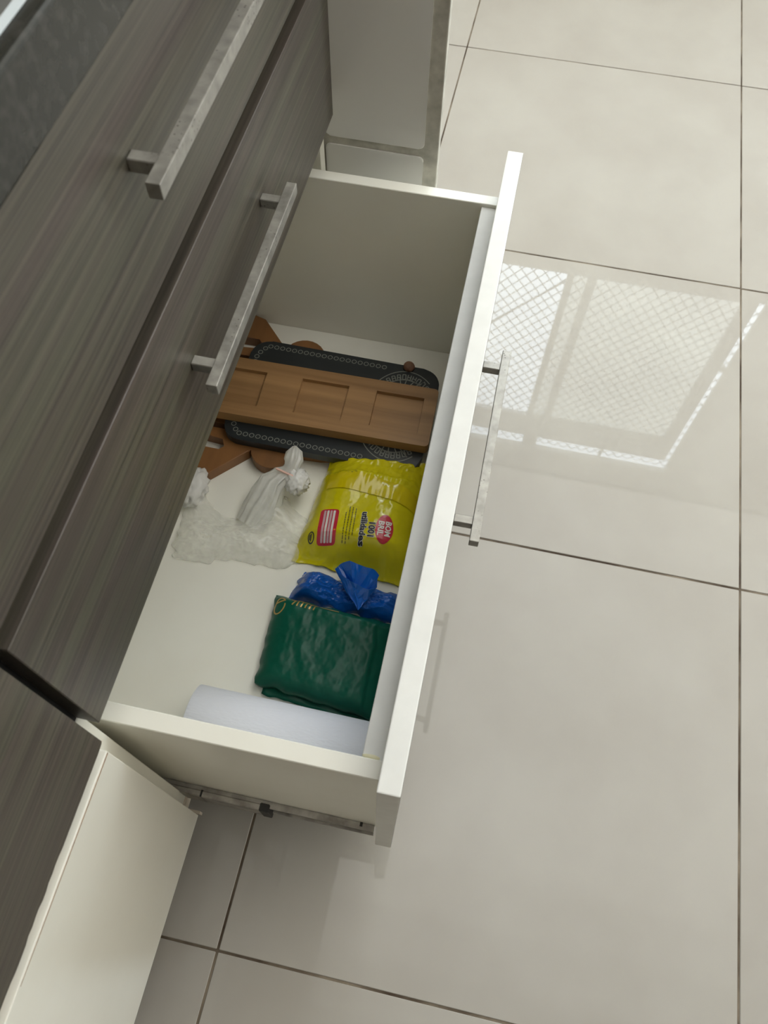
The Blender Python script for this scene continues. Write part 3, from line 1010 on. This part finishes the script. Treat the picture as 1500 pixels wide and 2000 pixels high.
flat = Flat()
ln = []
mc = (0.092, 0.0)
for r in (.0745, .060, .046):
    ln.append([kxy(mc[0] + px, mc[1] + py) for px, py in ell(0, 0, r * .72, r * 1.02, 0, 0.30 * PI if r > .05 else 0, 1.70 * PI if r > .05 else 2 * PI, 44)])
rn = random.Random(2)
for a in range(-155, 156, 9):
    if abs(a) < 40:
        continue
    t_ = math.radians(a) + PI * 0
    c0 = (mc[0] + .051 * .72 * math.cos(t_) * 1.25, mc[1] + .053 * 1.25 * math.sin(t_))
    ux, uy = -math.sin(t_), math.cos(t_)
    wx, wy = math.cos(t_), math.sin(t_)
    h = .0042
    for kx in (-.0022, .0022):
        ln.append([kxy(c0[0] + ux * kx - wx * h, c0[1] + uy * kx - wy * h), kxy(c0[0] + ux * kx + wx * h, c0[1] + uy * kx + wy * h)])
    for kh in rn.sample((-h, 0, h), 2):
        ln.append([kxy(c0[0] - ux * .0022 + wx * kh, c0[1] - uy * .0022 + wy * kh), kxy(c0[0] + ux * .0022 + wx * kh, c0[1] + uy * .0022 + wy * kh)])
for sy in (1, -1):
    for dx in (-.012, -.004, .006, .016):
        ln.append([kxy(mc[0] + dx * .6, sy * .050), kxy(mc[0] + dx * 1.3 + .004, sy * .064)])
ln = [[p for p in q if p[0] < 0.1135] for q in ln]
ln = [q for q in ln if len(q) > 1]
obj('medallion_print', strokes(ln, .0013, flat, .0003, kz1, step=.01), RINGP, board)
bm = blob(0.0700, 0.7590, kz1 + .003, .0078, .0078, .006, 1.0, .1)
obj('hanging_peg', bm, noise_col(mat('brown_peg', (0.20, 0.10, 0.06), .6), (0.16, 0.08, 0.045), (0.26, 0.13, 0.075), (1, 1, 1), 80), board, smooth=True)

# bamboo tray with three square recesses on top
bz0, bz1 = kz1 + .0006, kz1 + .0175
ta = math.atan2(0.006, 0.28)
tc_ = (-0.0425, 0.6665)


def txy(x, y):
    return (tc_[0] + x * math.cos(ta) - y * math.sin(ta), tc_[1] + x * math.sin(ta) + y * math.cos(ta))


bm = bmesh.new()
HX, HY, rd = 0.1635, 0.0475, 0.0055
xs = [-HX]
for c in (-0.1075, 0.0085, 0.1130):
    xs += [c - .0330, c + .0330]
xs += [HX]
ys = [-HY, -.0290, .0290, HY]
V = {}


def gv(x, y, z):
    k_ = (round(x, 5), round(y, 5), round(z, 5))
    if k_ not in V:
        V[k_] = bm.verts.new((*txy(x, y), z))
    return V[k_]


for i in range(len(xs) - 1):
    for j in range(3):
        a, b, c, d = xs[i], xs[i + 1], ys[j], ys[j + 1]
        rec = j == 1 and i in (1, 3, 5)
        if rec:
            zt = bz1 - rd; ins = .0006
            q = [(a, c), (b, c), (b, d), (a, d)]
            qi = [(a + ins, c + ins), (b - ins, c + ins), (b - ins, d - ins), (a + ins, d - ins)]
            for k in range(4):
                k2 = (k + 1) % 4
                bm.faces.new((gv(*q[k], bz1), gv(*q[k2], bz1), gv(*qi[k2], zt), gv(*qi[k], zt)))
            bm.faces.new([gv(*p, zt) for p in qi])
        else:
            bm.faces.new((gv(a, c, bz1), gv(b, c, bz1), gv(b, d, bz1), gv(a, d, bz1)))
border = [(x, -HY) for x in xs] + [(HX, y) for y in ys[1:]] + [(x, HY) for x in reversed(xs[:-1])] + [(-HX, y) for y in reversed(ys[1:-1])]
for k in range(len(border)):
    p, q = border[k], border[(k + 1) % len(border)]
    bm.faces.new((gv(*p, bz0), gv(*q, bz0), gv(*q, bz1), gv(*p, bz1)))
bm.faces.new([gv(*p, bz0) for p in reversed(border)])
rim_e = [e for e in bm.edges if all(abs(v.co.z - bz1) < 1e-6 for v in e.verts) and len(e.link_faces) == 2 and any(abs(f.normal.z) < .5 for f in e.link_faces)]
bm.normal_update()
cor = [e for e in bm.edges if abs(e.verts[0].co.z - e.verts[1].co.z) > .01 and
       any((Vector(txy(sx * HX, sy * HY)) - e.verts[0].co.xy).length < 1e-4 for sx in (1, -1) for sy in (1, -1))]
bmesh.ops.bevel(bm, geom=cor, offset=.006, segments=4, profile=.5, affect='EDGES')
tray = tag(obj('tray', bm, BAMBOO, None, origin=(tc_[0], tc_[1], ZB)), 'bamboo tray with three square recesses lying on top of the black board', 'tray')
